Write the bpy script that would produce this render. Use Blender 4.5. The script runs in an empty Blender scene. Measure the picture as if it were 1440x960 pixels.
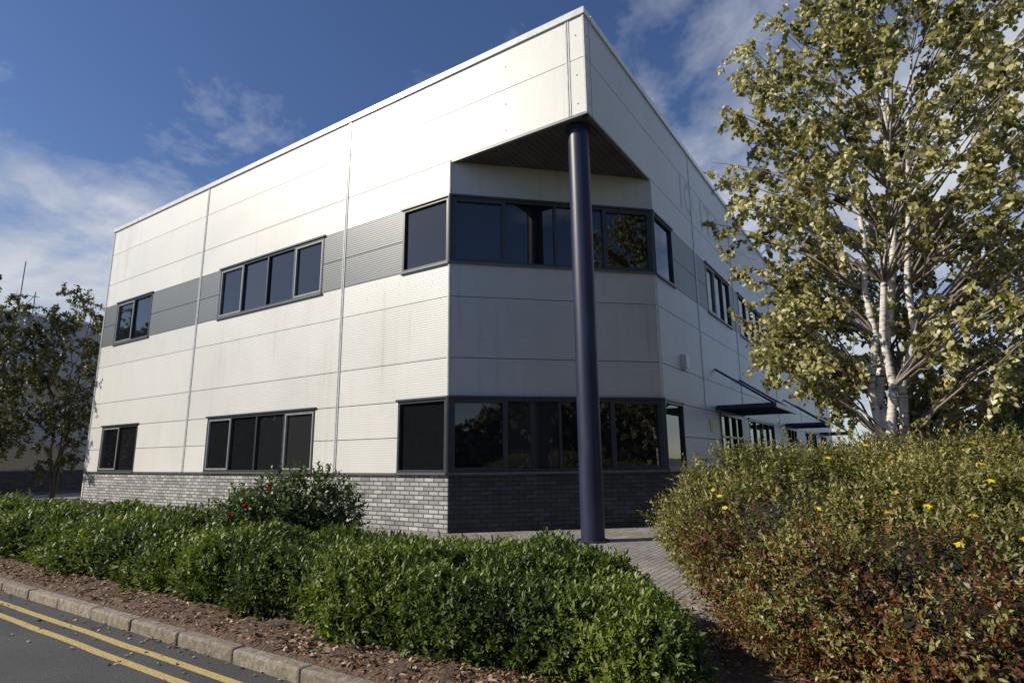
import bpy, math, random
import numpy as np
from mathutils import Vector, Matrix, Quaternion
rng=np.random.default_rng(7); random.seed(7)
S=bpy.context.scene
CAM=np.array([-10.42,-4.87,1.6])
def OL(x,y):   # survey coordinates (camera at origin, looking +y) -> site coordinates (aligned with the building)
    dx,dy=x-1.67,y-11.38
    return (dx*.5505+dy*.835, -dx*.835+dy*.5505)

# ---------------------------------------------------------------- materials
def newmat(name):
    m=bpy.data.materials.new(name); m.use_nodes=True
    nt=m.node_tree; b=nt.nodes['Principled BSDF']
    return m,nt,b
def N(nt,t,**kw):
    n=nt.nodes.new(t)
    for k,v in kw.items(): setattr(n,k,v)
    return n
def L(nt,a,b): nt.links.new(a,b)
def ramp(nt,fac,stops):
    r=N(nt,'ShaderNodeValToRGB'); e=r.color_ramp.elements
    while len(e)<len(stops): e.new(.5)
    for i,(p,c) in enumerate(stops):
        e[i].position=p; e[i].color=(c[0],c[1],c[2],1) if hasattr(c,'__len__') else (c,c,c,1)
    L(nt,fac,r.inputs[0]); return r
def cmix(nt,fac,a,b,mode='MIX'):
    m=N(nt,'ShaderNodeMixRGB',blend_type=mode)
    for i,v in enumerate((fac,a,b)):
        s=m.inputs[i]
        if hasattr(v,'node'): L(nt,v,s)
        elif i==0: s.default_value=v
        else: s.default_value=(v[0],v[1],v[2],1)
    return m.outputs[0]
def noise(nt,vec,scale,detail=4,rough=.55,dist=0,sc=None):
    n=N(nt,'ShaderNodeTexNoise'); n.inputs['Scale'].default_value=scale
    n.inputs['Detail'].default_value=detail; n.inputs['Roughness'].default_value=rough; n.inputs['Distortion'].default_value=dist
    if sc is not None:
        mp=N(nt,'ShaderNodeMapping'); mp.inputs['Scale'].default_value=sc; L(nt,vec,mp.inputs[0]); vec=mp.outputs[0]
    L(nt,vec,n.inputs['Vector']); return n.outputs['Fac']
def bump(nt,b,h,strength,dist=.01):
    bp=N(nt,'ShaderNodeBump'); bp.inputs['Strength'].default_value=strength; bp.inputs['Distance'].default_value=dist
    L(nt,h,bp.inputs['Height']); L(nt,bp.outputs[0],b.inputs['Normal']); return bp
def uvn(nt): return N(nt,'ShaderNodeUVMap').outputs[0]
def objn(nt): return N(nt,'ShaderNodeTexCoord').outputs['Object']

def cladding(name,col,dirt=.5,metal=.0,rough=.42,rib=.92,th=.46):
    m,nt,b=newmat(name); uv=uvn(nt)
    g=N(nt,'ShaderNodeNewGeometry')
    r=ramp(nt,g.outputs['Random Per Island'],[(0,.94),(1,1.02)])
    c=cmix(nt,1,col,r.outputs[0],'MULTIPLY')
    st=noise(nt,uv,1.0,5,.65,.1,(4.5,.14,1)); big=noise(nt,uv,.4,3,.5,0,(1,.8,1))
    rr=ramp(nt,st,[(.52,0),(.72,1)]); rb=ramp(nt,big,[(th,0),(th+.2,1)])
    f=cmix(nt,1,rr.outputs[0],rb.outputs[0],'MULTIPLY')
    f2=cmix(nt,1,f,(dirt,dirt,dirt),'MULTIPLY')
    c=cmix(nt,f2,c,(col[0]*.68,col[1]*.6,col[2]*.47))
    bl=noise(nt,uv,.5,5,.6,.5,(1,.7,1)); rbl=ramp(nt,bl,[(.35,.94),(.6,1.02)])
    c=cmix(nt,1,c,rbl.outputs[0],'MULTIPLY')
    sx=N(nt,'ShaderNodeSeparateXYZ'); L(nt,uv,sx.inputs[0])
    ma=N(nt,'ShaderNodeMath',operation='MULTIPLY'); L(nt,sx.outputs[1],ma.inputs[0]); ma.inputs[1].default_value=2*math.pi/.06
    si=N(nt,'ShaderNodeMath',operation='SINE'); L(nt,ma.outputs[0],si.inputs[0])
    rs=ramp(nt,si.outputs[0],[(0,rib),(.6,1.0)])
    c=cmix(nt,.8,c,rs.outputs[0],'MULTIPLY')
    L(nt,c,b.inputs['Base Color']); b.inputs['Roughness'].default_value=rough; b.inputs['Metallic'].default_value=metal
    wv=noise(nt,uv,.8,2,.5)
    ad=N(nt,'ShaderNodeMath',operation='MULTIPLY_ADD'); L(nt,wv,ad.inputs[0]); ad.inputs[1].default_value=4.0; L(nt,si.outputs[0],ad.inputs[2])
    bump(nt,b,ad.outputs[0],.16,.005)
    return m
M={}
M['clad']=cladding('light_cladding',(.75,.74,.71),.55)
M['cladc']=cladding('shaded_weathered_cladding',(.56,.56,.545),.7,th=.4)  # chamfer copy: darker base stands in for its shade, plus heavier grime
M['cladr']=cladding('shaded_side_cladding',(.6,.62,.64),.3)  # side wall copy: bluish shade put into the base colour
M['cladg']=cladding('grey_cladding',(.14,.155,.17),.3,rib=.97)
M['cladfar']=cladding('far_cladding',(.27,.3,.33),.35)
def plain(name,col,rough=.4,metal=0,var=.15,scale=6):
    m,nt,b=newmat(name); o=objn(nt); n=noise(nt,o,scale,5)
    r=ramp(nt,n,[(.3,tuple(c*(1-var) for c in col)),(.7,tuple(min(1,c*(1+var)) for c in col))])
    L(nt,r.outputs[0],b.inputs['Base Color']); b.inputs['Roughness'].default_value=rough; b.inputs['Metallic'].default_value=metal
    return m
M['frame']=plain('window_frame',(.045,.05,.058),.35)
M['sash']=plain('sash_frame',(.3,.31,.32),.4)
M['trim']=plain('light_trim',(.55,.56,.56),.35)
M['cap']=plain('parapet_capping',(.66,.68,.7),.3)
M['flash']=plain('dark_flashing',(.12,.13,.14),.4)
M['core']=plain('backing',(.03,.03,.033),.8)
M['roof']=plain('roof_membrane',(.2,.2,.2),.8)
M['white']=plain('white_plastic',(.75,.75,.7),.4)
M['yellow']=plain('yellow_sign',(.8,.7,.1),.5)
M['canopy']=plain('canopy_steel',(.03,.04,.09),.35)
M['ghost']=plain('ghost_lettering',(.4,.41,.43),.5)
def glassmat():
    m,nt,b=newmat('dark_glass'); g=N(nt,'ShaderNodeNewGeometry')
    r=ramp(nt,g.outputs['Random Per Island'],[(0,(.006,.007,.009)),(.7,(.014,.015,.018)),(1,(.035,.037,.04))])
    L(nt,r.outputs[0],b.inputs['Base Color']); b.inputs['Roughness'].default_value=.02
    b.inputs['IOR'].default_value=1.8
    o=objn(nt); n=noise(nt,o,.9,2); bump(nt,b,n,.12,.02); return m
M['glass']=glassmat()
def colmat():
    m,nt,b=newmat('column_paint'); o=objn(nt)
    n=noise(nt,o,3,6,.6,0,(1,1,.25)); r=ramp(nt,n,[(.3,(.013,.016,.042)),(.6,(.022,.026,.062)),(.8,(.05,.048,.07))])
    L(nt,r.outputs[0],b.inputs['Base Color']); b.inputs['Roughness'].default_value=.42; return m
M['col']=colmat()
def brickmat(name,c1,c2,mo,w,h,ms,nv=(.7,1.25)):
    m,nt,b=newmat(name); uv=uvn(nt)
    br=N(nt,'ShaderNodeTexBrick'); L(nt,uv,br.inputs['Vector'])
    br.inputs['Scale'].default_value=1; br.inputs['Brick Width'].default_value=w; br.inputs['Row Height'].default_value=h
    br.inputs['Mortar Size'].default_value=ms; br.inputs['Mortar Smooth'].default_value=.2
    br.inputs['Color1'].default_value=(*c1,1); br.inputs['Color2'].default_value=(*c2,1); br.inputs['Mortar'].default_value=(*mo,1)
    n=noise(nt,uv,1.2,5,.6); r=ramp(nt,n,[(.3,nv[0]),(.7,nv[1])])
    n2=noise(nt,uv,30,3); r2=ramp(nt,n2,[(.3,.85),(.7,1.15)])
    c=cmix(nt,1,br.outputs['Color'],r.outputs[0],'MULTIPLY'); c=cmix(nt,1,c,r2.outputs[0],'MULTIPLY')
    L(nt,c,b.inputs['Base Color']); b.inputs['Roughness'].default_value=.75
    iv=N(nt,'ShaderNodeMath',operation='SUBTRACT'); iv.inputs[0].default_value=1; L(nt,br.outputs['Fac'],iv.inputs[1])
    bump(nt,b,iv.outputs[0],.6,.008); return m
M['brick']=brickmat('grey_brick',(.24,.24,.245),(.5,.49,.475),(.07,.068,.065),.3,.1,.015)
M['brickd']=brickmat('shaded_dark_brick',(.035,.037,.042),(.07,.072,.078),(.02,.02,.02),.3,.1,.012)  # brick copy darkened for the shaded corner and side walls, reused on warehouses
M['soffit']=brickmat('soffit_boards',(.085,.085,.088),(.1,.1,.1),(.03,.03,.03),3,.15,.012)
M['paver']=brickmat('block_paving',(.36,.33,.3),(.25,.23,.21),(.09,.08,.07),.2,.1,.008)
def asphalt():
    m,nt,b=newmat('asphalt'); o=objn(nt)
    a=noise(nt,o,90,3,.7); r=ramp(nt,a,[(.3,.03),(.55,.07),(.75,.17)])
    n=noise(nt,o,.6,5); r2=ramp(nt,n,[(.3,.75),(.7,1.3)])
    c=cmix(nt,1,r.outputs[0],r2.outputs[0],'MULTIPLY'); c=cmix(nt,1,c,(1,1,1.04),'MULTIPLY')
    L(nt,c,b.inputs['Base Color']); b.inputs['Roughness'].default_value=.85; bump(nt,b,a,.9,.01); return m
M['asphalt']=asphalt()
def ylw():
    m,nt,b=newmat('yellow_paint'); o=objn(nt)
    a=noise(nt,o,60,4,.7); r=ramp(nt,a,[(.33,(.08,.07,.05)),(.46,(.5,.38,.14)),(.7,(.62,.48,.2))])
    L(nt,r.outputs[0],b.inputs['Base Color']); b.inputs['Roughness'].default_value=.7; bump(nt,b,a,.5,.006); return m
M['ylw']=ylw()
def soil():
    m,nt,b=newmat('bark_mulch'); o=objn(nt)
    a=noise(nt,o,28,6,.7,.4); r=ramp(nt,a,[(.3,(.04,.025,.018)),(.48,(.15,.095,.065)),(.6,(.27,.18,.13)),(.8,(.42,.32,.25))])
    L(nt,r.outputs[0],b.inputs['Base Color']); b.inputs['Roughness'].default_value=.95; bump(nt,b,a,1,.05); return m
M['soil']=soil()
def grd():
    m,nt,b=newmat('ground'); o=objn(nt)
    a=noise(nt,o,3,6,.6); r=ramp(nt,a,[(.3,(.05,.05,.045)),(.7,(.09,.09,.08))])
    L(nt,r.outputs[0],b.inputs['Base Color']); b.inputs['Roughness'].default_value=.9; return m
M['ground']=grd()
def kerbm():
    m,nt,b=newmat('kerb_concrete'); o=objn(nt)
    a=noise(nt,o,14,6,.7); r=ramp(nt,a,[(.3,(.13,.11,.085)),(.55,(.28,.24,.19)),(.75,(.45,.4,.32))])
    g=N(nt,'ShaderNodeNewGeometry'); r2=ramp(nt,g.outputs['Random Per Island'],[(0,.85),(1,1.15)])
    L(nt,cmix(nt,1,r.outputs[0],r2.outputs[0],'MULTIPLY'),b.inputs['Base Color']); b.inputs['Roughness'].default_value=.9; bump(nt,b,a,.8,.02); return m
M['kerb']=kerbm()
def leafmat(name,stops,trans=.25,rough=.45):
    m,nt,b=newmat(name)
    at=N(nt,'ShaderNodeAttribute',attribute_name='rnd')
    r=ramp(nt,at.outputs['Fac'],stops)
    L(nt,r.outputs[0],b.inputs['Base Color']); b.inputs['Roughness'].default_value=rough
    tr=N(nt,'ShaderNodeBsdfTranslucent'); c=cmix(nt,1,r.outputs[0],(1.25,1.35,.6),'MULTIPLY'); L(nt,c,tr.inputs[0])
    mx=N(nt,'ShaderNodeMixShader'); mx.inputs[0].default_value=trans
    L(nt,b.outputs[0],mx.inputs[1]); L(nt,tr.outputs[0],mx.inputs[2])
    L(nt,mx.outputs[0],nt.nodes['Material Output'].inputs['Surface']); return m
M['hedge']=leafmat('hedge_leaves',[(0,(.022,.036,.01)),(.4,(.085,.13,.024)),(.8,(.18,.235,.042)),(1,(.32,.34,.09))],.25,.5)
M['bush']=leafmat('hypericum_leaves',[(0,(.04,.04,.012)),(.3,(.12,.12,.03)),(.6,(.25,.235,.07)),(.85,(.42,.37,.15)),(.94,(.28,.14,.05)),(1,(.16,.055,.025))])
M['bushred']=leafmat('autumn_leaves',[(0,(.035,.02,.01)),(.35,(.12,.05,.022)),(.6,(.2,.075,.03)),(.8,(.2,.14,.05)),(1,(.32,.27,.11))])
M['birch']=leafmat('birch_leaves',[(0,(.07,.07,.022)),(.3,(.22,.21,.065)),(.6,(.46,.42,.19)),(1,(.72,.67,.46))],.28)
M['dtree']=leafmat('tree_leaves',[(0,(.035,.04,.015)),(.5,(.1,.1,.035)),(1,(.2,.18,.07))])
M['rose']=leafmat('rose_leaves',[(0,(.025,.04,.013)),(.5,(.075,.115,.035)),(1,(.17,.21,.08))])
M['litter']=leafmat('litter_leaves',[(0,(.06,.03,.018)),(.5,(.28,.16,.1)),(1,(.52,.4,.28))],.05,.8)
M['yfl']=leafmat('yellow_petals',[(0,(.7,.5,.03)),(1,(.85,.7,.06))],.2)
M['rfl']=leafmat('red_petals',[(0,(.45,.02,.03)),(1,(.6,.06,.07))],.2)
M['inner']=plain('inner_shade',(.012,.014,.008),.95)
def bark():
    m,nt,b=newmat('birch_bark'); o=objn(nt)
    a=noise(nt,o,5,5,.6,.3,(1,1,4)); r=ramp(nt,a,[(.36,(.06,.05,.045)),(.45,(.55,.51,.46)),(.7,(.8,.77,.71))])
    L(nt,r.outputs[0],b.inputs['Base Color']); b.inputs['Roughness'].default_value=.8; bump(nt,b,a,.5,.02); return m
M['bark']=bark()
M['twig']=plain('brown_twigs',(.09,.06,.04),.85)
M['branch']=plain('pale_branches',(.24,.2,.17),.85,0,.4)
M['dbark']=plain('dark_bark',(.1,.08,.06),.9)

# ---------------------------------------------------------------- mesh helpers
def empty(name):
    e=bpy.data.objects.new(name,None); S.collection.objects.link(e); return e
def mkobj(name,verts,faces,mat,parent=None,uvs=None,smooth=False):
    me=bpy.data.meshes.new(name); me.from_pydata([tuple(v) for v in verts],[],faces); me.materials.append(mat)
    if uvs is not None:
        l=me.uv_layers.new(name='UVMap'); l.data.foreach_set('uv',np.array(uvs,dtype=np.float32).ravel())
    if smooth: me.polygons.foreach_set('use_smooth',[True]*len(me.polygons))
    me.update(); o=bpy.data.objects.new(name,me); S.collection.objects.link(o)
    if parent: o.parent=parent
    return o
class Acc:
    def __init__(s): s.v=[]; s.f=[]; s.uv=[]
    def quad(s,pts,uvs):
        i=len(s.v); s.v+=pts; s.f.append(tuple(range(i,i+len(pts)))); s.uv+=uvs
    def box8(s,P,u0,u1,z0,z1,d0,d1):
        i=len(s.v)
        for d in(d0,d1):
            for (u,z) in((u0,z0),(u1,z0),(u1,z1),(u0,z1)): s.v.append(P(u,z,d))
        for f,uv in (((4,5,6,7),'uz'),((1,0,3,2),'uz'),((0,4,7,3),'dz'),((5,1,2,6),'dz'),((7,6,2,3),'ud'),((0,1,5,4),'ud')):
            s.f.append(tuple(i+k for k in f))
            for k in f:
                u=(u0,u1,u1,u0)[k%4]; z=(z0,z0,z1,z1)[k%4]; d=d0 if k<4 else d1
                s.uv.append({'uz':(u,z),'dz':(d,z),'ud':(u,d)}[uv])
class Face:
    def __init__(s,o,u,n): s.o=o; s.u=u; s.n=n
    def P(s,u,z,d): return (s.o[0]+s.u[0]*u+s.n[0]*d, s.o[1]+s.u[1]*u+s.n[1]*d, z)
    def box(s,a,u0,u1,z0,z1,d0,d1): a.box8(s.P,u0,u1,z0,z1,d0,d1)
def abox(a,x0,x1,y0,y1,z0,z1):
    Face((0,0),(1,0),(0,-1)).box(a,x0,x1,z0,z1,-y1,-y0)
def prism(a,poly,z0,z1):
    n=len(poly)
    a.quad([(x,y,z1) for x,y in poly],[(x,y) for x,y in poly])
    a.quad([(x,y,z0) for x,y in poly[::-1]],[(x,y) for x,y in poly[::-1]])
    for i in range(n):
        p,q=poly[i],poly[(i+1)%n]; l=math.dist(p,q)
        a.quad([(p[0],p[1],z0),(q[0],q[1],z0),(q[0],q[1],z1),(p[0],p[1],z1)],[(0,z0),(l,z0),(l,z1),(0,z1)])
def cyl(a,p0,p1,r0,r1=None,n=12,caps=True):
    r1=r0 if r1 is None else r1
    p0,p1=Vector(p0),Vector(p1); d=(p1-p0).normalized(); x=d.orthogonal().normalized(); y=d.cross(x)
    i=len(a.v)
    for p,r in((p0,r0),(p1,r1)):
        for k in range(n):
            t=2*math.pi*k/n; a.v.append(tuple(p+x*r*math.cos(t)+y*r*math.sin(t)))
    for k in range(n):
        k2=(k+1)%n; a.f.append((i+k,i+k2,i+n+k2,i+n+k)); a.uv+=[(0,0)]*4
    if caps:
        a.f.append(tuple(i+n+k for k in range(n))); a.uv+=[(0,0)]*n
        a.f.append(tuple(i+k for k in range(n))[::-1]); a.uv+=[(0,0)]*n
def finish(accs,parent):
    for nm,(a,mat) in accs.items():
        if a.v: mkobj(nm,a.v,a.f,M[mat],parent,a.uv)

# ---------------------------------------------------------------- building
C=3.78; ZT=11.36; ZS=8.95; LL=22.5; LR=45.0
bld=empty('office_building')
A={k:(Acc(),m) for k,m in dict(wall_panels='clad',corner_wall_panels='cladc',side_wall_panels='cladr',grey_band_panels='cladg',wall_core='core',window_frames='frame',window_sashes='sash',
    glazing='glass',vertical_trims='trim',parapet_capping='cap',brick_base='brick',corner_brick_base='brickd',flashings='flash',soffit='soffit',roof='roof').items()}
g=lambda k:A[k][0]
FL=Face((0,0),(0,1),(-1,0)); FR=Face((0,0),(1,0),(0,-1))
s2=math.sqrt(.5); LC=C*math.sqrt(2)
FC=Face((0,C),(s2,-s2),(-s2,-s2))
FB=Face((0,LL),(1,0),(0,1)); FE=Face((LR,0),(0,1),(1,0))
bands=[(1.29,2.13,0),(2.13,3.0,0),(3.0,3.95,0),(3.95,5.44,0),(5.44,6.3,0),(6.3,7.15,1),(7.15,8.0,1),(8.0,ZS,0),(ZS,10.3,0),(10.3,ZT,0)]
gp=.009
def panels(F,ustart,uend,joints,wins,zmin=0,zmax=99):
    js=[ustart]+[j for j in joints if ustart<j<uend]+[uend]
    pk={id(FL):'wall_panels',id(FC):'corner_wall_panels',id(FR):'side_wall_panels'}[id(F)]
    for z0,z1,gr in bands:
        if z0<zmin-.01 or z1>zmax+.01: continue
        for a,b in zip(js[:-1],js[1:]):
            iv=[(a,b)]
            for (w0,w1,wz0,wz1) in wins:
                if wz0<z1-.02 and wz1>z0+.02:
                    nv=[]
                    for p,q in iv:
                        if w1<=p or w0>=q: nv.append((p,q)); continue
                        if w0>p: nv.append((p,w0))
                        if w1<q: nv.append((w1,q))
                    iv=nv
            for p,q in iv:
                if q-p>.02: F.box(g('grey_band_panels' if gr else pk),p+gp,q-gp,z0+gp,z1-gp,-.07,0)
def window(F,u0,u1,z0,z1,n,openp=(),proud=.012):
    fr=g('window_frames'); w=.06
    F.box(fr,u0,u1,z1-w,z1,-.1,proud); F.box(fr,u0,u1,z0,z0+w,-.1,proud)
    F.box(fr,u0,u0+w,z0+w,z1-w,-.1,proud); F.box(fr,u1-w,u1,z0+w,z1-w,-.1,proud)
    F.box(fr,u0-.05,u1+.05,z1+.002,z1+.05,-.06,.05)
    F.box(g('flashings'),u0-.03,u1+.03,z0-.045,z0-.002,-.06,.06)
    pw=(u1-u0)/n
    for i in range(1,n): F.box(fr,u0+pw*i-.032,u0+pw*i+.032,z0+w,z1-w,-.1,proud-.004)
    for i in range(n):
        a=u0+pw*i+(w if i==0 else .032); b=u0+pw*(i+1)-(w if i==n-1 else .032)
        F.box(g('glazing'),a,b,z0+w,z1-w,-.075,-.06)
        if i in openp:
            s=g('window_sashes') if F is not FC else fr; t=.045; za,zb=z0+w+.003,z1-w-.003; a+=.003;b-=.003
            F.box(s,a,b,zb-t,zb,-.058,.004); F.box(s,a,b,za,za+t,-.058,.004)
            F.box(s,a,a+t,za+t,zb-t,-.058,.004); F.box(s,b-t,b,za+t,zb-t,-.058,.004)
winL=[]
for (a,b,n,op) in [(C+.05,5.36,1,()),(8.5,13.83,4,(0,3)),(18.47,21.33,2,(1,))]:
    for z0,z1 in((1.31,3.0),(6.3,8.0)):
        winL.append((a if a>4 else C,b,z0,z1)); window(FL,a,b,z0,z1,n,op)
jL=[.41,7.6,15.1]
panels(FL,C,LL,jL,winL,0,ZS); panels(FL,0,LL,jL,[],ZS)
for j in jL[1:]+[LL-.06]: 
    FL.box(g('vertical_trims'),j-.05,j-.012,1.3,ZT,-.02,.016); FL.box(g('vertical_trims'),j+.012,j+.05,1.3,ZT,-.02,.016)
for j in(.41,): FL.box(g('vertical_trims'),j-.045,j-.01,ZS,ZT,-.02,.012); FL.box(g('vertical_trims'),j+.01,j+.045,ZS,ZT,-.02,.012)
FL.box(g('brick_base'),C+.0,LL,-.1,1.25,-.2,-.02)
FL.box(g('flashings'),C,LL+.02,1.25,1.288,-.2,.03)
winR=[]
jR=[.3,7.6,12.7,20.3,27.9,35.5,42.5]
for (a,b,n) in [(C+.05,5.36,1),(8.8,12.0,3),(13.4,18.7,4),(21.2,26.5,4),(28.8,34.1,4),(36.5,41.8,4)]:
    winR.append((a if a>4 else C,b,6.3,8.0)); window(FR,a,b,6.3,8.0,n,(0,) if n==3 else ())
for (a,b,n) in [(C+.05,5.36,1),(13.4,18.7,4),(28.8,34.1,4)]:
    winR.append((a if a>4 else C,b,1.31,3.0)); window(FR,a,b,1.31,3.0,n,())
doors=[(9.2,12.2),(22.3,25.3),(36.7,40)]
for a,b in doors:
    winR.append((a,b,1.25,3.0))
    fr=g('window_frames')
    FR.box(fr,a,b,2.92,3.0,-.1,.03)
    for u in (a,(a*2+b)/3,(a+2*b)/3,b-.08): FR.box(fr,u,u+.08,0,2.92,-.1,.03)
    FR.box(fr,a+.08,b-.08,2.2,2.27,-.09,.02); FR.box(g('glazing'),a+.02,b-.02,.02,2.91,-.075,-.05)
panels(FR,C,LR,jR,winR,0,ZS); panels(FR,0,LR,jR,[],ZS)
for j in jR[1:]:
    FR.box(g('vertical_trims'),j-.05,j-.012,3.1,ZT,-.02,.016); FR.box(g('vertical_trims'),j+.012,j+.05,3.1,ZT,-.02,.016)
FR.box(g('vertical_trims'),jR[0]-.02,jR[0]+.02,ZS,ZT,-.02,.012)
p=C
for a,b in doors+[(LR,0)]:
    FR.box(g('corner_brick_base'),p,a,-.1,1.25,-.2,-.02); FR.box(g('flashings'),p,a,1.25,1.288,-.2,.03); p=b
winC=[(0,LC,1.31,3.0),(0,LC,6.3,8.0)]
window(FC,.05,LC-.05,1.31,3.0,4,(0,3)); window(FC,.05,LC-.05,6.3,8.0,4,(0,3))
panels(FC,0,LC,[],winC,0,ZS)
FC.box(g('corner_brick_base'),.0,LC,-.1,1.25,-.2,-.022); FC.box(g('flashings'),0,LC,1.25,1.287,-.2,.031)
for (x,y) in((0,C),(C,0)):
    for z0,z1,k,r in((1.29,3.05,'window_frames',.06),(6.25,8.06,'window_frames',.06),(3.05,6.25,'vertical_trims',.04),(8.06,ZS,'vertical_trims',.04)):
        cyl(g(k),(x+.012,y+.012,z0),(x+.012,y+.012,z1),r,n=10)
abox(g('vertical_trims'),-.012,.03,-.012,.03,ZS-.02,ZT)
FL.box(g('flashings'),-.01,C,ZS-.05,ZS,-.1,.004); FR.box(g('flashings'),.02,C,ZS-.05,ZS,-.1,.004)
i=.16
prism(g('wall_core'),[(i,C+i*.4),(C+i*.4,i),(LR-i,i),(LR-i,LL-i),(i,LL-i)],0.02,ZS-.1)
prism(g('wall_core'),[(i/2,i/2),(LR-i,i/2),(LR-i,LL-i),(i/2,LL-i)],ZS+.1,ZT-.1)
prism(g('soffit'),[(.09,.09),(C+.2,.09),(.09,C+.2)],ZS-.02,ZS+.05)
prism(g('roof'),[(.1,.1),(LR-.2,.1),(LR-.2,LL-.2),(.1,LL-.2)],ZT-.08,ZT-.02)
FB.box(g('wall_panels'),0,LR,0,ZT,-.1,0); FE.box(g('wall_panels'),0.01,LL-.01,0,ZT,-.1,0)
for F,l in((FL,LL),(FR,LR)):
    F.box(g('parapet_capping'),-.04 if F is FL else .33,l+.04,ZT,ZT+.16,-.3,.045)
for F,u in((FL,.2),(FL,2.1),(FR,.17)):
    for z in(9.2,9.9,10.9): F.box(g('flashings'),u-.013,u+.013,z-.01,z+.01,.001,.01)
finish(A,bld)
for (a,b) in doors:
    B={'entrance_canopy':(Acc(),'canopy'),'canopy_glass':(Acc(),'glass')}
    ac=B['entrance_canopy'][0]; d=1.8
    FR.box(ac,a-.5,b+.5,3.06,3.2,d-.08,d); FR.box(ac,a-.5,b+.5,3.06,3.18,.02,.1)
    k=a-.5
    while k<b+.45: FR.box(ac,k,k+.07,3.07,3.17,.1,d-.08); k+=.45
    FR.box(B['canopy_glass'][0],a-.48,b+.48,3.185,3.198,.05,d-.082)
    for u in(a-.2,b+.2): cyl(ac,FR.P(u,4.4,.0),FR.P(u,3.2,d-.1),.035)
    finish(B,bld)
ex={'alarm_box':(Acc(),'white'),'notice_sign':(Acc(),'yellow'),'floodlight':(Acc(),'frame')}
FR.box(ex['alarm_box'][0],5.55,5.85,4.02,4.4,0.0,.12); FR.box(ex['alarm_box'][0],5.6,5.8,3.94,4.02,0,.09)
FR.box(ex['notice_sign'][0],7.9,8.3,2.35,2.75,.003,.02)
fl=ex['floodlight'][0]; cyl(fl,FR.P(20,ZT+.1,-.2),FR.P(20,ZT+.5,.3),.03); FR.box(fl,19.7,20.3,ZT+.3,ZT+.6,.25,.4)
finish(ex,bld)
gh=Acc()
def seg(u0,u1,z0,z1): FR.box(gh,u0,u1,z0,z1,.001,.003)
def ring(uc,zc,ro,ri,n=28):
    for k in range(n):
        t0,t1=2*math.pi*k/n,2*math.pi*(k+1)/n
        gh.quad([FR.P(uc+r*.8*math.cos(t),zc+r*math.sin(t),.003) for r,t in((ri,t0),(ro,t0),(ro,t1),(ri,t1))],[(0,0)]*4)
z0,z1=9.15,10.25
seg(6.5,6.68,z0,z1); ring(7.25+.1,9.7,.55,.38)
seg(8.7,8.88,z0,z1); seg(9.55,9.73,z0,z1-.17); seg(9.2,10.1,z1-.16,z1); ring(10.8,9.7,.55,.4)
mkobj('ghost_lettering',gh.v,gh.f,M['ghost'],bld,gh.uv)

cb=OL(1.55,12.0); cp=empty('support_column'); a=Acc(); cyl(a,(cb[0],cb[1],0),(cb[0],cb[1],ZS-.1),.235,n=40,caps=False)
o=mkobj('shaft',a.v,a.f,M['col'],cp,a.uv,True)
a=Acc(); cyl(a,(cb[0],cb[1],ZS-.14),(cb[0],cb[1],ZS-.03),.27,n=32); cyl(a,(cb[0],cb[1],0),(cb[0],cb[1],.03),.33,n=32)
mkobj('collar',a.v,a.f,M['col'],cp,a.uv)

# ---------------------------------------------------------------- ground
def sheet(name,x0,x1,y0,y1,z,mat):
    return mkobj(name,[(x0,y0,z),(x1,y0,z),(x1,y1,z),(x0,y1,z)],[(0,1,2,3)],M[mat],None,[(x0,y0),(x1,y0),(x1,y1),(x0,y1)])
sheet('ground',-900,900,-900,900,-.13,'ground')
sheet('road',-16,-7.19,-120,200,-.1,'asphalt')
a=Acc(); abox(a,-7.07,70,-40,34,-.125,0); mkobj('pavement',a.v,a.f,M['paver'],None,a.uv)
sheet('road',-7.19,120,34,41,-.1,'asphalt')
yl=empty('double_yellow_lines')
for k,(x0,x1) in enumerate(((-7.49,-7.41),(-7.72,-7.64))):
    v=[];f=[]
    ys=np.arange(-30,60,.5)
    for j,y in enumerate(ys):
        w=.006*math.sin(y*3.1+k)+.004*math.sin(y*7.7); v+=[(x0+w,y,-.096),(x1+w*.6,y,-.096)]
        if j: f.append((2*j-2,2*j-1,2*j+1,2*j))
    mkobj('line_%d'%(k+1),v,f,M['ylw'],yl)
a=Acc(); y=-30
while y<34:
    j=random.uniform(-.008,.008); abox(a,-7.2+j,-7.07+j-.001,y+.006,y+.909,-.12,.012+random.uniform(-.006,.006)); y+=.915
kb=mkobj('kerb',a.v,a.f,M['kerb'],None,a.uv)
md=kb.modifiers.new('b','BEVEL'); md.width=.022; md.segments=2
def sn(x,y,z,s,seed,oct=3):
    r=np.random.default_rng(seed); t=0; amp=1
    for o in range(oct):
        for _ in range(4):
            k=r.normal(size=3)*s; t=t+amp*np.sin(k[0]*x+k[1]*y+k[2]*z+r.uniform(0,6.28))*.35
        s*=2.1; amp*=.5
    return t
def bed(name,x0,x1,y0,y1,st=.08):
    xs=np.arange(x0,x1+1e-6,(x1-x0)/round((x1-x0)/st)); ys=np.arange(y0,y1+1e-6,(y1-y0)/round((y1-y0)/st))
    X,Y=np.meshgrid(xs,ys); ed=np.minimum(np.minimum(X-x0,x1-X),np.minimum(Y-y0,y1-Y))
    Z=.006+np.clip(ed*.5,0,.05)*(1+.5*sn(X,Y,0,5,3)); n=len(xs)
    v=np.stack([X,Y,Z],-1).reshape(-1,3); f=[(r*n+c,r*n+c+1,(r+1)*n+c+1,(r+1)*n+c) for r in range(len(ys)-1) for c in range(n-1)]
    return mkobj(name,v,f,M['soil'],smooth=True)
bed('planting_bed',-7.06,-4.3,-3.25,30)
bed('planting_bed',-7.06,12,-12,-3.3)

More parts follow.
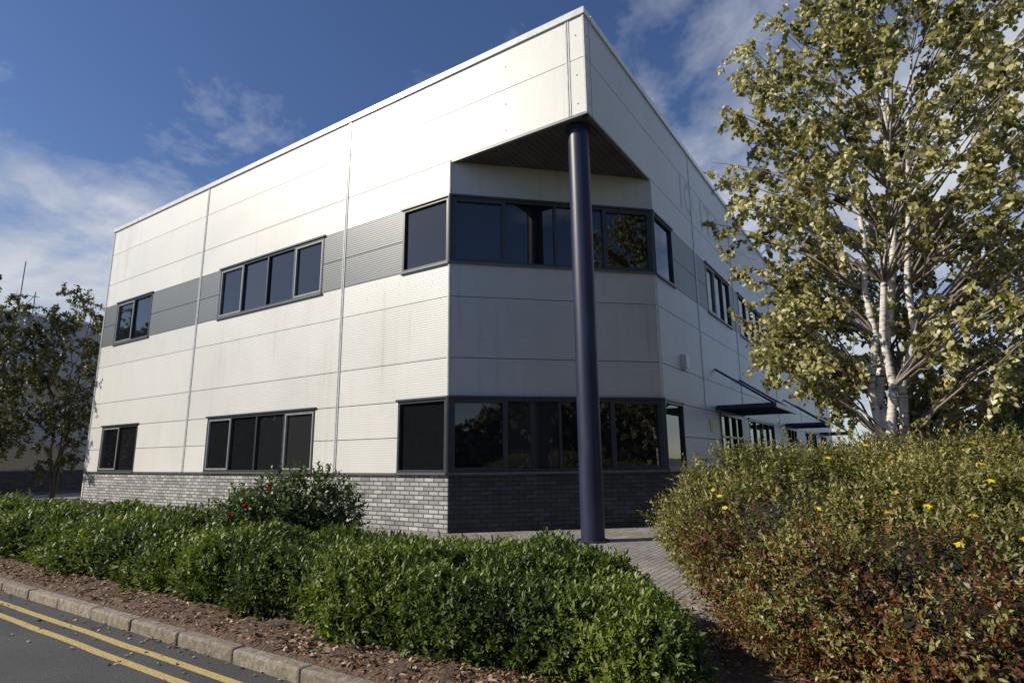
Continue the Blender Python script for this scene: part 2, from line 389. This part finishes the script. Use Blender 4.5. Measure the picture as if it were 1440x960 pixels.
# ---------------------------------------------------------------- foliage
def unit(v): return v/np.maximum(np.linalg.norm(v,axis=-1,keepdims=True),1e-9)
def leaves(name,p,d,nr,Ls,Ws,rnd,mat,parent=None,curl=.15):
    n=len(p); d=unit(d); s=unit(np.cross(d,nr)); nr=np.cross(s,d)
    Ls=np.broadcast_to(Ls,(n,))[:,None]; Ws=np.broadcast_to(Ws,(n,))[:,None]
    V=np.empty((n,6,3))
    V[:,0]=p
    V[:,1]=p+d*Ls*.3+s*Ws*.5+nr*Ws*.15; V[:,2]=p+d*Ls*.68+s*Ws*.36+nr*Ws*.05
    V[:,3]=p+d*Ls-nr*Ls*curl
    V[:,4]=p+d*Ls*.68-s*Ws*.36+nr*Ws*.05; V[:,5]=p+d*Ls*.3-s*Ws*.5+nr*Ws*.15
    me=bpy.data.meshes.new(name); me.vertices.add(n*6); me.vertices.foreach_set('co',V.astype(np.float32).ravel())
    me.loops.add(n*6); me.loops.foreach_set('vertex_index',np.arange(n*6,dtype=np.int32))
    me.polygons.add(n); me.polygons.foreach_set('loop_start',np.arange(0,n*6,6,dtype=np.int32))
    at=me.attributes.new('rnd','FLOAT','POINT'); at.data.foreach_set('value',np.repeat(np.clip(rnd,0,1),6).astype(np.float32))
    me.materials.append(M[mat]); me.update(calc_edges=True); me.validate()
    o=bpy.data.objects.new(name,me); S.collection.objects.link(o)
    if parent: o.parent=parent
    return o
def shoots(name,p,d,length,k,Ll,Wl,rnd,mat,parent,spread=.8,r=rng):
    n=len(p); d=unit(d); length=np.broadcast_to(length,(n,)); Ll=np.broadcast_to(Ll,(n,)); Wl=np.broadcast_to(Wl,(n,))
    P=[];D=[];NN=[];LL_=[];WW=[];R=[]
    for i in range(k):
        t=(i+.5)/k; rad=unit(r.normal(size=(n,3))); rad=unit(rad-d*(rad*d).sum(1,keepdims=True))
        dd=unit(d*(.35+.55*t)+rad*spread*(1.1-.5*t))
        P.append(p+d*(length*t)[:,None]); D.append(dd); NN.append(d*.8-rad*.5+r.normal(size=(n,3))*.25)
        sc=r.uniform(.7,1.15,n)*(1.05-.35*t); LL_.append(Ll*sc); WW.append(Wl*sc); R.append(rnd+.22*(t-.5)+r.normal(size=n)*.09)
    c=np.concatenate
    return leaves(name,c(P),c(D),c(NN),c(LL_),c(WW),c(R),mat,parent)
def shell(n,sdf,lo,hi,din,dout,weight=None):
    out=[];tot=0
    for _ in range(400):
        q=rng.uniform(lo,hi,size=(60000,3)); s=sdf(q); m=(s>-din)&(s<dout)
        if weight is not None: m&=rng.uniform(size=len(q))<weight(q)
        out.append(q[m]); tot+=m.sum()
        if tot>=n: break
    q=np.concatenate(out)[:n]
    e=.03; gx=np.stack([sdf(q+np.eye(3)[i]*e)-sdf(q-np.eye(3)[i]*e) for i in range(3)],1)
    return q,unit(gx),sdf(q)
def sdbox(p,c,h,r):
    q=np.abs(p-c)-(np.array(h)-r); return np.linalg.norm(np.maximum(q,0),axis=1)+np.minimum(q.max(1),0)-r
hd=empty('hedge')
def hs(p):
    c=np.array([-5.48,11.75,.05]); dz=.11*sn(p[:,0],p[:,1],p[:,2],1.5,11)+.07*sn(p[:,0],p[:,1],p[:,2],4.5,12,2)
    p2=p.copy(); p2[:,1]-=(p[:,0]+5.45)*.7
    return sdbox(p2,c,(1.02,14.7,.46),.25)+dz
dist=lambda q:np.linalg.norm(q-CAM,axis=1)
q,gn,sd=shell(23000,hs,(-6.8,-4.2,.03),(-4.1,18,1.0),.14,.02,lambda q:np.clip((4.5/dist(q))**1.5,0,1))
D=dist(q); sc=np.clip((D/5)**.55,.9,2.2)
dirn=gn*.65+np.array([0,0,.75])+rng.normal(size=q.shape)*.4
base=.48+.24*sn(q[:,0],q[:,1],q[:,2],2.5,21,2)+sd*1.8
lsz=rng.uniform(.75,1.25,len(q))
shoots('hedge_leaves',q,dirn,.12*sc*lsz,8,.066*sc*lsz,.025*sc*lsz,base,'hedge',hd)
# longer unclipped shoots on top
tp_=q[(gn[:,2]>.6)]; tp_=tp_[rng.choice(len(tp_),700,replace=False)]; sdv=rng.normal(size=tp_.shape)*.35; ks=np.clip((dist(tp_)/5)**.5,.9,2)
shoots('hedge_shoots',tp_+np.array([0,0,.03]),np.array([0,0,1.])+sdv,.15*ks,8,.06*ks,.022*ks,np.full(len(tp_),.78),'hedge',hd)
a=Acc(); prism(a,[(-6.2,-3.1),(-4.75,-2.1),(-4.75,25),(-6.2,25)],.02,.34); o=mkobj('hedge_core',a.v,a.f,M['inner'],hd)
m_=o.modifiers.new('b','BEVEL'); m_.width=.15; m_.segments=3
n=17000; xs=-7.05+.95*rng.uniform(size=n)**.8; ys=-4.5+20*rng.uniform(size=n)**1.5
p=np.stack([xs,ys,rng.uniform(.03,.075,n)],1)
n3=3500; p3=np.stack([rng.uniform(-7,-3,n3),rng.uniform(-7,-2.6,n3),rng.uniform(.03,.07,n3)],1)
n2=320; p2=np.stack([-7.2-rng.exponential(.3,n2),rng.uniform(-3,12,n2),np.full(n2,-.088)],1); p=np.concatenate([p,p3,p2])
th=rng.uniform(0,6.28,len(p)); d=np.stack([np.cos(th),np.sin(th),rng.normal(size=len(p))*.25],1)
leaves('leaf_litter',p,d,np.array([0,0,1])+rng.normal(size=p.shape)*.4,rng.uniform(.025,.075,len(p)),rng.uniform(.012,.04,len(p)),rng.uniform(0,1,len(p)),'litter')

def blobs(sp,amp=.12,sc=2.2,seed=5,k=.25):
    def f(p):
        ds=[ (np.linalg.norm((p-np.array(c))/np.array(r),axis=1)-1)*min(r) for c,r in sp]
        ds=np.stack(ds); h=-k*np.log(np.exp(-ds/k).sum(0))
        return h+amp*sn(p[:,0],p[:,1],p[:,2],sc,seed)
    return f
def ico(name,sp,s,parent):
    import bmesh
    bm=bmesh.new()
    for c,r in sp:
        m=Matrix.Translation(c)@Matrix.Diagonal((r[0]*s,r[1]*s,r[2]*s,1)); bmesh.ops.create_icosphere(bm,subdivisions=3,radius=1,matrix=m)
    me=bpy.data.meshes.new(name); bm.to_mesh(me); bm.free(); me.materials.append(M['inner']); o=bpy.data.objects.new(name,me); S.collection.objects.link(o); o.parent=parent
bs=empty('hypericum_shrub')
sp=[]
for (x,y,z,r,rz) in [(3.1,7.2,.77,1.25,.72),(2.8,6.0,.67,.95,.7),(4.6,7.3,.74,1.4,.72),(4.4,5.6,.7,1.3,.72),(5.9,7.2,.7,1.4,.7),(5.6,5.4,.66,1.3,.67),(3.3,4.9,.53,1.0,.63),(7.2,7.5,.68,1.4,.68),(2.9,4.2,.42,.8,.48),(3.9,4.4,.48,.9,.56),(3.0,3.6,.3,.7,.4),(2.5,4.9,.35,.7,.4)]:
    b_,t_=OL(x,y); sp.append(((b_,t_,z),(r,r,rz)))
bf=blobs(sp,.15,1.8,31,.15)
lo=np.array([min(c[0]-r[0] for c,r in sp)-.3,min(c[1]-r[1] for c,r in sp)-.3,.05]); hi=np.array([max(c[0]+r[0] for c,r in sp)+.3,max(c[1]+r[1] for c,r in sp)+.3,2.0])
def wv(q):
    return np.clip((4.8/dist(q))**1.5,0,1)*np.where(sn(q[:,0],q[:,1],q[:,2],5,77,2)>-.35,1,.25)
q,gn,sd=shell(25000,bf,lo,hi,.22,.05,wv); D=dist(q); sc=np.clip((D/5)**.5,.85,1.6)
dirn=gn*.8+np.array([0,0,.5])+rng.normal(size=q.shape)*.5
low=np.clip((1.1-q[:,2])*.7+.6*sn(q[:,0],q[:,1],q[:,2],1.5,41,2),0,1)
red=rng.uniform(size=len(q))<low*.6
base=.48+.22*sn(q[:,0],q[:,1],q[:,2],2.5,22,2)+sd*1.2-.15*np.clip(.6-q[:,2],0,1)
for m,mat,nm in((~red,'bush','green_leaves'),(red,'bushred','red_leaves')):
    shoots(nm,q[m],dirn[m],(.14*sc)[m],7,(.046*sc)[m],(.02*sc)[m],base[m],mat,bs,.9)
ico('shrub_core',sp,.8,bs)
tw=Acc()
idx=rng.choice(len(q),500,replace=False)
for i_ in idx:
    if q[i_,2]<.5: continue
    a0=Vector(q[i_]-gn[i_]*.2); dd=Vector(unit(dirn[i_])); cyl(tw,a0,a0+dd*random.uniform(.25,.5),.004,.002,n=4,caps=False)
mkobj('twigs',tw.v,tw.f,M['twig'],bs)
top=q[(q[:,2]>1.15)]; idx=rng.choice(len(top),min(len(top),220),replace=False); tp=top[idx]; sd_=rng.normal(size=tp.shape)*.3
for kk in range(3):
    shoots('sprigs_%d'%kk,tp+(np.array([0,0,1.])+sd_)*.08*kk,np.array([0,0,1.])+sd_,.15,7,.05,.022,np.full(len(tp),.62),'bush',bs)
top,g2,_=shell(70,bf,lo,hi,.0,.05,lambda q:(q[:,2]>.9)*1.0)
P=[];Dn=[];Nn=[]
for c,n_ in zip(top,g2):
    n_=Vector(n_*.5+np.array([-.4,-.1,.6])).normalized(); x=n_.orthogonal().normalized(); y=n_.cross(x); r0=random.uniform(0,1)
    for k in range(5):
        t=2*math.pi*(k+r0)/5; dd=x*math.cos(t)+y*math.sin(t)+n_*.25; P.append(Vector(c)+n_*.07); Dn.append(dd); Nn.append(n_)
leaves('yellow_flowers',np.array(P),np.array(Dn),np.array(Nn),.032,.026,rng.uniform(size=len(P)),'yfl',bs)
rs=empty('rose_bush'); c0=OL(-3.5,9.3)
sp=[((c0[0],c0[1],.65),(.55,.6,.45)),((c0[0]-.3,c0[1]+.5,.55),(.45,.5,.42)),((c0[0]+.15,c0[1]-.4,.6),(.45,.45,.48))]
rf=blobs(sp,.16,3,51,.12)
q,gn,sd=shell(1500,rf,np.array([c0[0]-1.3,c0[1]-1.6,.3]),np.array([c0[0]+1.3,c0[1]+1.6,1.6]),.3,.14)
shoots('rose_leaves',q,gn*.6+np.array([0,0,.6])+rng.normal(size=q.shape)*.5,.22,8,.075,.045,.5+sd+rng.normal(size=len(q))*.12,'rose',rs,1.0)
ico('rose_core',sp,.65,rs)
P=[];Dn=[];Nn=[]
q,gn,_=shell(5,rf,np.array([c0[0]-1.3,c0[1]-1.3,.75]),np.array([c0[0]-.2,c0[1]+1.3,1.6]),-.08,.2)
for c in q:
    for k in range(16):
        v=Vector(rng.normal(size=3)).normalized(); P.append(c+np.array([-.04,-.04,.03])); Dn.append(v); Nn.append(v.orthogonal())
leaves('rose_flowers',np.array(P),np.array(Dn),np.array(Nn),.042,.042,rng.uniform(size=len(P)),'rfl',rs)

def tube(a,pts,rad,n=7):
    pts=[Vector(p) for p in pts]; i=len(a.v); x=None
    for k,p in enumerate(pts):
        d=(pts[min(k+1,len(pts)-1)]-pts[max(k-1,0)]).normalized()
        if x is None: x=d.orthogonal().normalized()
        x=(x-d*x.dot(d)).normalized(); y=d.cross(x)
        for j in range(n):
            t=2*math.pi*j/n; a.v.append(tuple(p+(x*math.cos(t)+y*math.sin(t))*rad[k]))
        if k:
            for j in range(n):
                j2=(j+1)%n; b0=i+(k-1)*n; b1=i+k*n; a.f.append((b0+j,b0+j2,b1+j2,b1+j))
def tree(name,base,cen,rad,ncl,nl,leafL,leafW,cr,nst=3,r0=.14,seed=1,bark='bark',leaf='birch',keep=None,droop=.4,branch='branch',spread=.38,extra=()):
    r=np.random.default_rng(seed); e=empty(name); a=Acc(); a2=Acc(); cen=np.array(cen); rad=np.array(rad); base=np.array([base[0],base[1],0.])
    stems=[]
    for s in range(nst):
        th=2*math.pi*(s+r.uniform(-.2,.2))/nst; out=np.array([math.cos(th),math.sin(th),0])*rad[0]*(spread if nst>1 else .05)
        topz=cen[2]+rad[2]*r.uniform(.55,.85); pts=[];K=12; wob=np.zeros(3)
        for k in range(K+1):
            t=k/K; wob=wob*.7+np.append(r.normal(size=2)*.09*min(1,t*4),0)
            q=base+(cen-base)*np.array([1,1,0])*t+out*(t**1.1)+np.array([0,0,topz*t])+wob
            pts.append(q)
        rr=[max(.012,r0*(1-.93*(k/K)**.7)*(1 if s==0 else .72)) for k in range(K+1)]
        tube(a,pts,rr,10); stems.append((np.array(pts),rr))
    cl=[np.array(x) for x in extra]
    while len(cl)<ncl:
        u=unit(r.normal(size=3))*r.uniform(.2,1)**.45; c=cen+u*rad
        if keep is not None and not keep(c,u,r): continue
        cl.append(c)
    P=[];D=[];R=[]
    for c in cl:
        best=None
        for pts,rr in stems:
            for k in range(2,len(pts)-1):
                dz=c[2]-pts[k][2]; h=np.linalg.norm((c-pts[k])[:2]); cost=h+abs(dz-h*.7)*.9
                if best is None or cost<best[0]: best=(cost,pts[k],rr[k])
        p0=best[1]; h=c-p0; mid=p0+h*.5+np.array([0,0,.12*np.linalg.norm(h)])+r.normal(size=3)*.12
        bp=[]
        for k in range(8):
            t=k/7; bp.append((1-t)**2*p0+2*t*(1-t)*mid+t*t*c+(r.normal(size=3)*.025 if 0<k<7 else 0))
        rb=min(best[2]*.4,.005+.0065*np.linalg.norm(h)); tube(a2,bp,[rb*(1-.85*k/7)+.003 for k in range(8)],5)
        s=cr*r.uniform(.6,1.3); nb=max(3,int(nl/28))
        shade=r.normal()*.12
        for _ in range(nb):
            o0=np.array(bp[r.integers(4,8)]); dv=unit(r.normal(size=3)+np.array([0,0,-.1]))*s*r.uniform(.5,1.3); e1=o0+dv+np.array([0,0,-droop*s*r.uniform(.2,1)])
            m1=o0+dv*.55+np.array([0,0,.1*s]); tp=[(1-t)**2*o0+2*t*(1-t)*m1+t*t*e1 for t in(0,.35,.7,1)]
            tube(a2,tp,[.007,.005,.0035,.002],3)
            m=int(28*r.uniform(.5,1.5)); tt=r.uniform(.1,1.05,m)[:,None]
            pp=(1-tt)**2*o0+2*tt*(1-tt)*m1+tt*tt*e1+r.normal(size=(m,3))*.07*s
            P.append(pp); D.append(unit(dv)*.5+r.normal(size=(m,3))*.7+np.array([0,0,-.6])); R.append(np.full(m,shade)+r.normal(size=m)*.24+.5)
    mkobj('trunk',a.v,a.f,M[bark],e,None,True); mkobj('branches',a2.v,a2.f,M[branch],e,None,True)
    P=np.concatenate(P);D=np.concatenate(D);R=np.concatenate(R)
    leaves('foliage',P,D,rng.normal(size=P.shape)+np.array([-.2,.2,.3]),leafL*r.uniform(.6,1.2,len(P)),leafW*r.uniform(.7,1.2,len(P)),R,leaf,e)
    return len(P)
b0=OL(6.65,10.6); c0=OL(7.65,10.6)
tocam=unit(CAM[:2]-np.array(b0))
def kp(c,u,r):
    dd=c[:2]-np.array(b0); fwd=dd@tocam; side=abs(dd@np.array([-tocam[1],tocam[0]]))
    if c[2]<5.4 and fwd>-.3 and side<.9: return False      # opening in front of the stems
    if c[2]<3.2 and fwd>1.2: return False
    return True
re=np.random.default_rng(99); ext=[]
for _ in range(40):    # low sweeping branches on the building side
    o_=OL(re.uniform(4.7,6.1),re.uniform(10.2,12.6)); ext.append((o_[0],o_[1],re.uniform(2.6,5.4)))
for _ in range(22):    # low branches on the far side of the trunk
    o_=OL(re.uniform(7.8,10.8),re.uniform(10.6,12.8)); ext.append((o_[0],o_[1],re.uniform(2.3,4.6)))
tree('birch_tree',b0,(c0[0],c0[1],7.2),(3.7,3.7,5.3),410,170,.105,.082,.42,4,.15,3,keep=kp,spread=.24,extra=ext)
for x,y,h,s in((-19.6,25.5,10.4,5),(-22.3,24.5,10,6),(-25.0,27,9.9,7)):
    b=OL(x,y); tree('birch_tree',b,(b[0],b[1],h*.54),(2.1,2.1,h*.45),110,115,.13,.09,.6,3,.09,s,'dbark','dtree',branch='dbark')
for x,y,h,s in((17.5,19.5,6.5,8),(22,21,7.5,9),(20,16,6.5,10),(26,20,8,11)):
    b=OL(x,y); tree('birch_tree',b,(b[0],b[1],h*.5),(2.9,2.9,h*.5),100,112,.2,.15,.8,3,.1,s,'dbark','dtree',branch='dbark')
for x,y,h,s in((-8,-13,9,12),(3,-15,10,13)):
    b=OL(x,y); tree('street_tree',b,(b[0],b[1],h*.6),(3.2,3.2,h*.4),70,84,.28,.22,.8,3,.14,s,'dbark','dtree',branch='dbark')
tb=empty('reflection_tree_belt')  # unseen belt added behind the camera so the windows reflect dark trees
n=12000; th=rng.uniform(math.radians(95),math.radians(318),n); rr_=42+rng.normal(size=n)*1.2; h=9+2.5*np.sin(th*9)+1.5*np.sin(th*23+1)
z=h*rng.uniform(0,1,n)**.8
p=np.stack([np.cos(th)*rr_,np.sin(th)*rr_,z],1)
leaves('belt_foliage',p,rng.normal(size=p.shape),rng.normal(size=p.shape),.9,.7,rng.uniform(size=n),'dtree',tb)
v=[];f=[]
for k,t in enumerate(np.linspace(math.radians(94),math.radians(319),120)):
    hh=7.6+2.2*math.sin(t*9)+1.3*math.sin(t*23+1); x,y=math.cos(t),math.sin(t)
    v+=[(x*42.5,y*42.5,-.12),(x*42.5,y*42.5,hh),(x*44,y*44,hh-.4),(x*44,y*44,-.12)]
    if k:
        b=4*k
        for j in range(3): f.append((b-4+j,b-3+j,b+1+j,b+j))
mkobj('belt_core',v,f,M['inner'],tb)  # unseen dark core wall added behind the foliage for the reflections
for (x,y,r_,z_) in((10.2,12.6,1.6,1.1),(12.5,13.5,1.8,1.3),(9.0,10.0,1.3,.8),(11.5,17,1.8,1.2)):
    c=OL(x,y); e=empty('shrub'); sp=[((c[0],c[1],z_*.8),(r_,r_,z_))]; f=blobs(sp,.2,1.8,int(x*10),.1)
    q,gn,sd=shell(2600,f,np.array([c[0]-r_-.4,c[1]-r_-.4,.05]),np.array([c[0]+r_+.4,c[1]+r_+.4,2.8]),.2,.05)
    shoots('shrub_leaves',q,gn*.7+np.array([0,0,.5])+rng.normal(size=q.shape)*.4,.2,7,.09,.04,.45+rng.normal(size=len(q))*.1,'rose',e); ico('shrub_core',sp,.85,e)

def warehouse(name,x0,x1,y0,y1,h,face='-y',mat='cladfar'):
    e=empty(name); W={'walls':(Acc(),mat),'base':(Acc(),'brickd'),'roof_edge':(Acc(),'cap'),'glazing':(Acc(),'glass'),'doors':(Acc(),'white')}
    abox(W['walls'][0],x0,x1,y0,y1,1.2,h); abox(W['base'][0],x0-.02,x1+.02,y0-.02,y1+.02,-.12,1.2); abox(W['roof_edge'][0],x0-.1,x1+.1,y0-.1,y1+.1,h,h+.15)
    F=Face((x0,y0),(1,0),(0,-1)) if face=='-y' else Face((x1,y0),(0,1),(1,0)); l=(x1-x0) if face=='-y' else (y1-y0)
    u=2
    while u<l-6:
        F.box(W['glazing'][0],u,u+4,1.3,2.9,-.1,.03); F.box(W['glazing'][0],u,u+4,6,7.5,-.1,.03) if h>8 else None
        if int(u/7)%2: F.box(W['doors'][0],u+4.5,u+6.8,-.05,4.2,-.1,.05)
        u+=7.3
    finish(W,e); return e
warehouse('warehouse',-14,45,43,62,11.4)
wb=warehouse('warehouse',-40,-34,2,26,6.5,'+x','clad')
e=empty('radio_mast'); a=Acc()
mx,my=OL(-37.6,43)
for dx in(0,.9): cyl(a,(mx+dx,my,11),(mx+dx,my,17.0-dx*2.5),.035,n=6)
for z in(13.5,14.3): cyl(a,(mx-.5,my,z),(mx+1.2,my,z+.1),.025,n=5)
cyl(a,(mx,my,13),(mx+.9,my,14.5),.025,n=5)
mkobj('mast',a.v,a.f,M['frame'],e)

# ---------------------------------------------------------------- sky & sun
az=np.array([-.684,.729]); el=math.radians(33)
sd=Vector((az[0]*math.cos(el),az[1]*math.cos(el),math.sin(el)))
su=bpy.data.lights.new('sun','SUN'); su.energy=5; su.angle=math.radians(.5); su.color=(1,.92,.77)
so=bpy.data.objects.new('sun',su); S.collection.objects.link(so); so.rotation_euler=sd.to_track_quat('Z','Y').to_euler()
w=bpy.data.worlds.new('World'); S.world=w; w.use_nodes=True; nt=w.node_tree; bg=nt.nodes['Background']; bg.inputs[1].default_value=.1
sk=N(nt,'ShaderNodeTexSky',sky_type='NISHITA'); sk.sun_disc=False; sk.sun_elevation=el; sk.sun_rotation=math.atan2(az[0],az[1])%(2*math.pi)
sk.air_density=1.0; sk.dust_density=.3; sk.ozone_density=3
hsv=N(nt,'ShaderNodeHueSaturation'); hsv.inputs['Saturation'].default_value=1.12; hsv.inputs['Hue'].default_value=.512; L(nt,sk.outputs[0],hsv.inputs['Color'])
tc=N(nt,'ShaderNodeTexCoord'); sx=N(nt,'ShaderNodeSeparateXYZ'); L(nt,tc.outputs['Generated'],sx.inputs[0])
def M2(op,a,b,c=None):
    m=N(nt,'ShaderNodeMath',operation=op)
    for i,v in enumerate((a,b,c)):
        if v is None: continue
        if hasattr(v,'node'): L(nt,v,m.inputs[i])
        else: m.inputs[i].default_value=v
    return m.outputs[0]
zz=M2('ADD',M2('MAXIMUM',sx.outputs[2],0),.25)
cx=N(nt,'ShaderNodeCombineXYZ'); L(nt,M2('DIVIDE',sx.outputs[0],zz),cx.inputs[0]); L(nt,M2('DIVIDE',sx.outputs[1],zz),cx.inputs[1])
n1=noise(nt,cx.outputs[0],2.3,10,.62,.3); n2=noise(nt,cx.outputs[0],.45,3,.5)
def dirboost(v,lo,hi,amt):
    vm=N(nt,'ShaderNodeVectorMath',operation='DOT_PRODUCT'); L(nt,tc.outputs['Generated'],vm.inputs[0]); vm.inputs[1].default_value=Vector(v).normalized()
    mr=N(nt,'ShaderNodeMapRange'); mr.inputs[1].default_value=lo; mr.inputs[2].default_value=hi; mr.inputs[3].default_value=0; mr.inputs[4].default_value=amt
    L(nt,vm.outputs['Value'],mr.inputs[0]); return mr.outputs[0]
tot=M2('ADD',M2('MULTIPLY_ADD',n2,.4,n1),M2('ADD',dirboost((.1,.99,.05),.9,.985,.38),dirboost((.9,.05,.36),.74,.98,.22)))
rc=ramp(nt,tot,[(.74,0),(1.04,.85)])
dn=noise(nt,cx.outputs[0],2.2,6,.6); rd=ramp(nt,dn,[(.35,(4.2,4.7,5.6)),(.65,(7.7,7.8,8.0))])
L(nt,cmix(nt,rc.outputs[0],hsv.outputs[0],rd.outputs[0]),bg.inputs[0])

# ---------------------------------------------------------------- camera
cd=bpy.data.cameras.new('camera'); co=bpy.data.objects.new('camera',cd); S.collection.objects.link(co)
cd.sensor_width=36; cd.lens=20.5; cd.clip_end=3000; cd.clip_start=.05
co.matrix_world=Matrix.Translation(CAM)@Matrix.Rotation(math.atan2(-.835,.5505),4,'Z')@Matrix.Rotation(math.radians(90+11.38),4,'X')@Matrix.Rotation(math.radians(-.64),4,'Z')
S.camera=co
S.view_settings.view_transform='Standard'; S.view_settings.look='None'; S.view_settings.exposure=0
